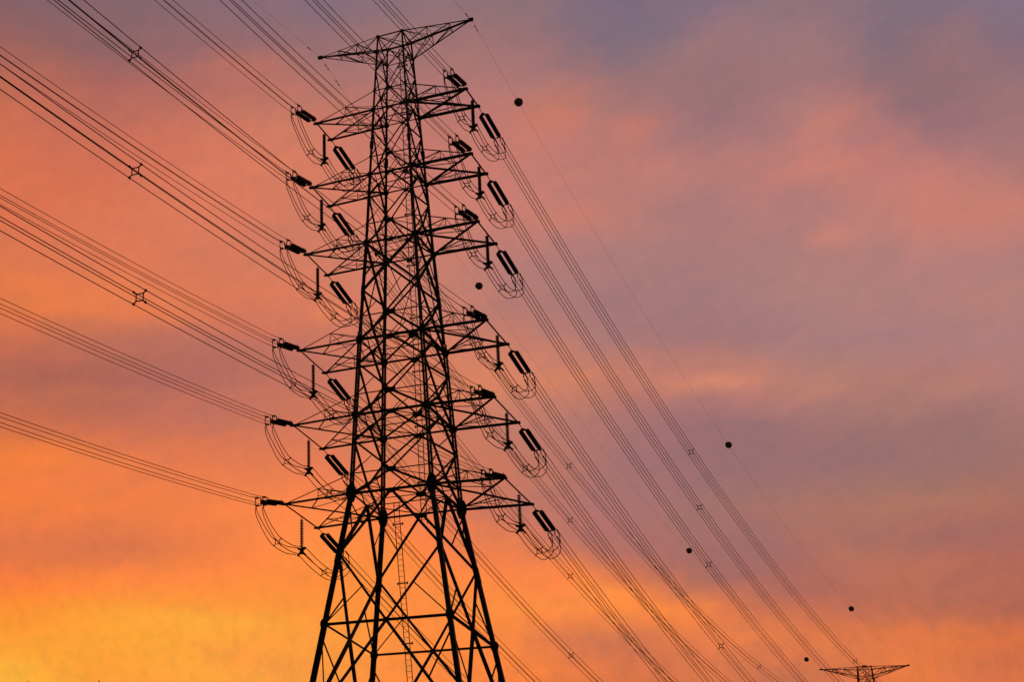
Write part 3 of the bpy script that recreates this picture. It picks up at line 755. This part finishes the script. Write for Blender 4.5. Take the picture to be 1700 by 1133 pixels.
strain0 = make_strain()
first = True
for i in range(6):
    z, zt, zu, l, d = LV[i]
    for s in (-1, 1):
        for near in (True, False):
            o = strain0 if first else copy_tree(strain0)
            first = False
            if near:
                o.location = W3(s * l, -d - .05, zt - .02)
                o.rotation_euler = (-math.atan(S1N), 0, math.pi + PHI)
                lab = 'paired dark insulator strings pulling up-left from the %s tip of the %s crossarm' % (SIDE[s], LEVEL[i])
            else:
                h, L, sl = far_dir(i, s)
                o.location = W3(s * l, d + .05, zt - .02)
                o.rotation_euler = (-math.atan(sl), 0, math.atan2(-h.x, h.y))
                lab = 'paired dark insulator strings slanting down-right from the %s tip of the %s crossarm' % (SIDE[s], LEVEL[i])
            tag(o, lab, 'insulator', 'paired strain insulators at the crossarm tips')

# ------------------------------------------------------------------ suspension strings that hold the jumpers
def make_pilot():
    root = empty('suspension_insulator', (0, 0, 0), 'x', 'insulator')
    m = MB()
    m.tube([(0, 0, .0), (0, 0, -.32)], .03, 6)
    m.build('link', FIT, root)
    m = MB()
    prof = [(0, .05)]
    for k in range(17):
        b = .03 + k * .16
        prof += [(b, .055), (b + .035, .17), (b + .06, .175), (b + .085, .10), (b + .11, .055)]
    prof.append((2.8, .05))
    m.lathe((0, 0, -.25), (0, 0, -2), prof, 12)
    m.build('insulator_string', PORC, root)
    m = MB()
    m.plate((0, 0, -3.35), (1, 0, 0), (0, 0, 1), [(-.34, -.42), (-.20, -.24), (.20, -.24), (.34, -.42), (.44, -.30), (.17, .0), (.17, .12), (.42, .28), (.40, .42), (.10, .36), (-.10, .36), (-.40, .42), (-.42, .28), (-.17, .12), (-.17, 0), (-.44, -.30)], .14)
    m.tube([(0, 0, -2.95), (0, 0, -3.2)], .04, 6)
    m.build('yoke_plate', FIT, root)
    for sx in (-1, 1):
        for sz in (-1, 1):
            m = MB()
            c = Vector((sx * HB, 0, -3.35 + sz * HB))
            m.lathe(c + Vector((0, -.24, 0)), c + Vector((0, 1, 0)), [(0, .03), (.08, .075), (.4, .075), (.48, .03)], 8)
            m.build('clamp', FIT, root)
    return root

pilot0 = make_pilot()
first = True
for i in range(6):
    z, zt, zu, l, d = LV[i]
    for s in (-1, 1):
        o = pilot0 if first else copy_tree(pilot0)
        first = False
        o.location = W3(s * l, 0, zt - .08)
        tag(o, 'upright ribbed insulator hanging from the %s end of the %s crossarm' % (SIDE[s], LEVEL[i]), 'insulator',
            'upright insulators under the arm ends')

# ------------------------------------------------------------------ spacers
def spacer_mesh(scale=1.0):
    m = MB()
    q = .20 * scale
    ring = []
    for x, z in ((-1, -.7), (-1, .7), (-.7, 1), (.7, 1), (1, .7), (1, -.7), (.7, -1), (-.7, -1), (-1, -.7), (-1, 0)):
        ring.append((q * x, 0, q * z))
    m.tube(ring, .036, 6)
    for sx in (-1, 1):
        for sz in (-1, 1):
            m.tube([(sx * q * .85, 0, sz * q * .85), (sx * HB, 0, sz * HB)], .042, 6)
            c = Vector((sx * HB, 0, sz * HB))
            m.lathe(c + Vector((0, -.1, 0)), c + Vector((0, 1, 0)), [(0, .04), (.03, .06), (.17, .06), (.2, .04)], 8)
    return m

sp0 = spacer_mesh().build('spacer', FIT)
SP_MESH = sp0.data
bpy.data.objects.remove(sp0)

def put_spacer(parent, c, rotz, tilt=0.0):
    o = bpy.data.objects.new('spacer', SP_MESH)
    col.objects.link(o)
    o.parent = parent
    o.location = Vector(c) * S
    o.rotation_euler = (tilt, 0, rotz)
    return o

# ------------------------------------------------------------------ jumper loops
def catm(pts, n=8):
    P = [pts[0] * 2 - pts[1]] + pts + [pts[-1] * 2 - pts[-2]]
    out = []
    for i in range(1, len(P) - 2):
        for k in range(n):
            out.append(Vector(catmull(P[i - 1], P[i], P[i + 1], P[i + 2], k / n)))
    out.append(pts[-1])
    return out

rj = random.Random(5)
for i in range(6):
    z, zt, zu, l, d = LV[i]
    s2 = far_dir(i, 1)[2]
    yk = -d
    cl = 6.42
    src = None
    for s in (-1, 1):
        h, L, sl = far_dir(i, s)
        hx, hy = h.x / L, h.y / L
        aend = Vector((math.sin(PHI) * cl, -d - cl * math.cos(PHI), -S1N * cl))
        bend = Vector((hx * cl, d + cl * hy, -sl * cl))
        root = empty('jumper_loop', W3(s * l, 0, zt),
                     'looped jumper wires slung beneath the %s end of the %s crossarm' % (SIDE[s], LEVEL[i]), 'jumper wires',
                     'jumper loops under the crossarm ends')
        for sx in (-1, 1):
            for sz in (-1, 1):
                off = Vector((sx * HB, 0, sz * HB))
                j = lambda a=.02: Vector((rj.uniform(-a, a), rj.uniform(-a, a), rj.uniform(-a, a)))
                xs_, xe = aend.x, bend.x
                ya, yb = aend.y, bend.y
                sA, sB = -(d + 1.65), d + 1.45
                at = lambda x, y, z, k=1.0: Vector((x, y, z)) + off * k + j()
                pts = [aend + off + Vector((0, 0, -.3)),
                       at(xs_, ya + .35, -2.75),
                       at(xs_ * .8, lerp(ya, sA, .40), -3.55),
                       at(xs_ * .5, lerp(ya, sA, .68), -3.95),
                       Vector((0, sA, -4.08)) + off,
                       at(0, sA * .5, -3.98),
                       Vector((0, 0, -3.43)) + off,
                       at(0, sB * .45, -3.72),
                       Vector((0, sB, -3.92)) + off,
                       at(xe * .5, lerp(sB, yb, .40), -3.78),
                       at(xe * .8, lerp(sB, yb, .78), -3.0),
                       at(xe, yb + .15, -2.1),
                       bend + off + Vector((0, 0, -.3))]
                m = MB()
                m.tube(catm(pts, 7), .036, 6)
                m.build('wire', WIRE, root, smooth=True)
        put_spacer(root, (0, -d - 1.65, -4.08), 0, -.2)
        put_spacer(root, (0, d + 1.45, -3.92), 0, .1)

# ------------------------------------------------------------------ conductor bundles
for i in range(6):
    z, zt, zu, l, d = LV[i]
    for s in (-1, 1):
        base = Vector((s * l, 0, zt))
        for near in (True, False):
            if near:
                ts = [6.5 + k * 1.0 for k in range(4)] + [10.5 + k * 4.0 for k in range(44)]
                cs = [near_curve(i, s, t) for t in ts]
                q0 = Vector((s * l + math.sin(PHI) * 6.5, -d - 6.5 * math.cos(PHI), zt - S1N * 6.5))
                cs[0] = q0
                side = Vector((math.cos(PHI), math.sin(PHI), 0))
                rot = math.pi + PHI
                sps = [near_curve(i, s, 72.9), near_curve(i, s, 132)]
                lab = 'four-wire conductor bundle running up-left from the %s tip of the %s crossarm' % (SIDE[s], LEVEL[i])
                grp = 'conductor bundles overhead towards the upper left'
            else:
                h, L, sl = far_dir(i, s)
                u0 = 6.6 / L
                us = [u0 + (1 - u0 - .012) * k / 60 for k in range(61)]
                cs = [far_curve(i, s, u) for u in us]
                side = Vector((h.y / L, -h.x / L, 0))
                rot = math.atan2(-h.x, h.y)
                sps = [far_curve(i, s, u) for u in ((.316, .752) if s > 0 else (.316, .754))]
                lab = 'four-wire conductor bundle descending right from the %s tip of the %s crossarm' % (SIDE[s], LEVEL[i])
                grp = 'conductor bundles towards the distant tower'
            root = empty('conductor_bundle', W3(*base), lab, 'power line', grp)
            for sx in (-1, 1):
                for sz in (-1, 1):
                    m = MB()
                    m.tube([c - base + side * sx * HB + Vector((0, 0, sz * HB)) for c in cs], .025 if near else .028, 6)
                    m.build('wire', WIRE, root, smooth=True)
            for c in sps:
                put_spacer(root, c - base, rot)

# ------------------------------------------------------------------ overhead ground wires with dampers
def damper(m, c, dv):
    c, dv = Vector(c), Vector(dv).normalized()
    m.tube([c + dv * -.32 + Vector((0, 0, -.12)), c + Vector((0, 0, -.1)), c + dv * .32 + Vector((0, 0, -.12))], .012, 5)
    for k in (-1, 1):
        m.lathe(c + dv * (k * .34 - .09) + Vector((0, 0, -.12)), c + dv * 9, [(0, .03), (.02, .055), (.16, .055), (.18, .03)], 8)
    m.tube([c, c + Vector((0, 0, -.12))], .03, 5)

def gw_far(s, u):
    a, b = Vector((s * LPT, 0, ZPT)), far_pt(s * LPT, 0, ZPT)
    c = lerp(a, b, u)
    c.z -= 4 * SAGG * u * (1 - u)
    return c

for s in (-1, 1):
    tip = Vector((s * LPT, 0, ZPT))
    for near in (True, False):
        if near:
            pts = [tip + Vector((math.sin(PHI) * t, -math.cos(PHI) * t, -.24 * t + .0003 * t * t)) for t in [0, .5, 1, 2, 3] + [4 + 4 * k for k in range(44)]]
            lab = 'thin ground wire running up-left out of frame from the %s peak tip' % SIDE[s]
            dt = [tip + Vector((math.sin(PHI) * t, -math.cos(PHI) * t, -.24 * t)) for t in ((3.5, ) if s < 0 else (1.7,))]
            dv = (math.sin(PHI), -math.cos(PHI), -.24)
        else:
            pts = [gw_far(s, k / 80) for k in range(81)]
            lab = 'thin ground wire with marker balls sagging from the %s peak tip to the distant tower' % SIDE[s]
            dt = [gw_far(s, u) for u in ((.006, .017) if s < 0 else (.005,))]
            dv = pts[2] - pts[0]
        root = empty('ground_wire', W3(*tip), lab, 'ground wire', 'thin ground wires at the tower peaks')
        m = MB()
        m.tube([p - tip for p in pts], .0085, 5)
        m.build('wire', WIRE, root, smooth=True)
        for c in dt:
            m = MB()
            damper(m, c - tip, dv)
            m.build('vibration_damper', FIT, root)

def make_ball():
    root = empty('marker_ball', (0, 0, 0), 'x', 'marker ball')
    for k in (-1, 1):
        m = MB()
        pr = [(.45 * math.sin(a * math.pi / 16), .45 * math.cos(a * math.pi / 16)) for a in range(0, 9)]
        m.lathe((0, 0, k * .008), (0, 0, k * 1.0), pr, 24)
        m.build('half_shell', BALL, root, smooth=True)
    m = MB()
    m.lathe((0, 0, -.022), (0, 0, 1), [(0, .455), (0, .475), (.044, .475), (.044, .455)], 24)
    m.build('flange', FIT, root)
    m = MB()
    m.lathe((0, -.62, 0), (0, 1, 0), [(0, .03), (.05, .05), (.2, .05), (1.04, .05), (1.2, .05), (1.24, .03)], 8)
    m.build('cable_grip', FIT, root)
    return root

ball0 = make_ball()
first = True
BL = {(1, 0): 'largest dark marker ball, nearest the tower peak on the right ground wire',
      (1, 1): 'dark marker ball halfway down the right ground wire against mauve sky',
      (1, 2): 'dark marker ball on the right ground wire just above the distant tower',
      (-1, 0): 'dark marker ball beside the tower body between third and fourth right crossarms',
      (-1, 1): 'dark marker ball low among the conductor bundles on the left ground wire',
      (-1, 2): 'smallest marker ball, next to the left tip of the distant tower'}
for s, us in ((1, (.056, .405, .754)), (-1, (.189, .578, .94))):
    for k, u in enumerate(us):
        o = ball0 if first else copy_tree(ball0)
        first = False
        a, b = gw_far(s, u - .004), gw_far(s, u + .004)
        o.location = W3(*gw_far(s, u))
        v = b - a
        o.rotation_euler = (math.atan2(v.z, math.hypot(v.x, v.y)), 0, math.atan2(-v.x, v.y))
        tag(o, BL[(s, k)], 'marker ball', 'marker balls strung on the ground wires')

# ------------------------------------------------------------------ ground
def gz(x, y):
    """terrain height in drawing units"""
    t = min(1, max(0, (y - 12) / 220))
    t = t * t * (3 - 2 * t)
    return GROUND + FDZ * t + .35 * math.sin(x * .021 + 1) * math.sin(y * .017) * min(1, (abs(x) + abs(y)) / 400)

m = MB()
NXG = 80
ext = 3500
grid = []
for a in range(NXG + 1):
    for b in range(NXG + 1):
        fx, fy = (a / NXG * 2 - 1), (b / NXG * 2 - 1)
        x, y = ext * fx * abs(fx) ** 1.2, ext * fy * abs(fy) ** 1.2
        grid.append((x, y, gz(x, y) - .02))
m.v = grid
m.f = [(a * (NXG + 1) + b, (a + 1) * (NXG + 1) + b, (a + 1) * (NXG + 1) + b + 1, a * (NXG + 1) + b + 1) for a in range(NXG) for b in range(NXG)]
g = m.build('ground', SOIL, None, (0, 0, GROUND), smooth=True)
tag(g, kind='structure')

# ------------------------------------------------------------------ two tall trees whose tips just reach the lower left corner
def make_tree(H, seed):
    rt = random.Random(seed)
    root = empty('tall_tree', (0, 0, 0), 'x', 'tree')
    tr, cr = MB(), MB()
    def leafs(c, n, r):
        for _ in range(n):
            p = c + Vector((rt.gauss(0, r), rt.gauss(0, r), rt.gauss(0, r * .7)))
            u = Vector((rt.uniform(-1, 1), rt.uniform(-1, 1), rt.uniform(-1, 1))).normalized()
            v = u.cross(Vector((rt.uniform(-1, 1), rt.uniform(-1, 1), rt.uniform(-1, 1)))).normalized()
            a = rt.uniform(.14, .26)
            cr.add([p - u * a, p + v * a * .45, p + u * a, p - v * a * .45], [(0, 1, 2, 3)])
    tp = [Vector((math.sin(k * .7) * .25, math.cos(k * .5) * .25, H * k / 10)) for k in range(11)]
    tp[-1] = Vector((.25, .1, H))
    tr.tube(tp, [.42 * (1 - k / 10) ** .8 + .07 for k in range(11)], 8)
    for k in range(34):
        f = rt.uniform(.28, .97)
        idx = f * 10
        p = lerp(tp[int(idx)], tp[min(10, int(idx) + 1)], idx - int(idx))
        a = rt.uniform(0, 6.283)
        ln = (1.05 - f) * H * .32 + .5
        e = p + Vector((math.cos(a) * ln, math.sin(a) * ln, ln * rt.uniform(.3, .8)))
        if e.z > H - .6:
            e.z = H - .6
        tr.tube([p, lerp(p, e, .5) + Vector((0, 0, -.1)), e], [.12 * (1.1 - f), .08 * (1.1 - f), .015], 5)
        for q in (.45, .7, .9, 1.0):
            leafs(lerp(p, e, q), 26, .38 + .25 * (1 - f))
    tr.build('trunk', BARK, root)
    cr.build('crown', LEAF, root)
    return root

TREES = [(46, (-0.50980471, 0.83285464, 0.21552799), 190.0), (165, (-0.47660093, 0.85174532, 0.21767282), 176.0)]
C0 = Vector((54.5936, -152.6064, -13.5014))
t0 = None
for k, (px, dv, dist) in enumerate(TREES):
    P = C0 + Vector(dv) * dist
    base = Vector((P.x - .25, P.y - .1, gz(P.x, P.y)))
    H = P.z - base.z + (.0, .07)[k]
    if t0 is None:
        t0 = make_tree(H + .02, 11)
        H0 = H + .02
        o = t0
    else:
        o = copy_tree(t0)
    k2 = (H + .03) / H0
    o.scale = (k2, k2, k2)
    o.location = W3(*base)
    tag(o, ('tall tree whose dark tip shows faintly at the lower left corner' if k == 0 else
            'tall tree whose pointed tip shows right of the other at the bottom edge'), 'tree', 'tall trees below the frame')
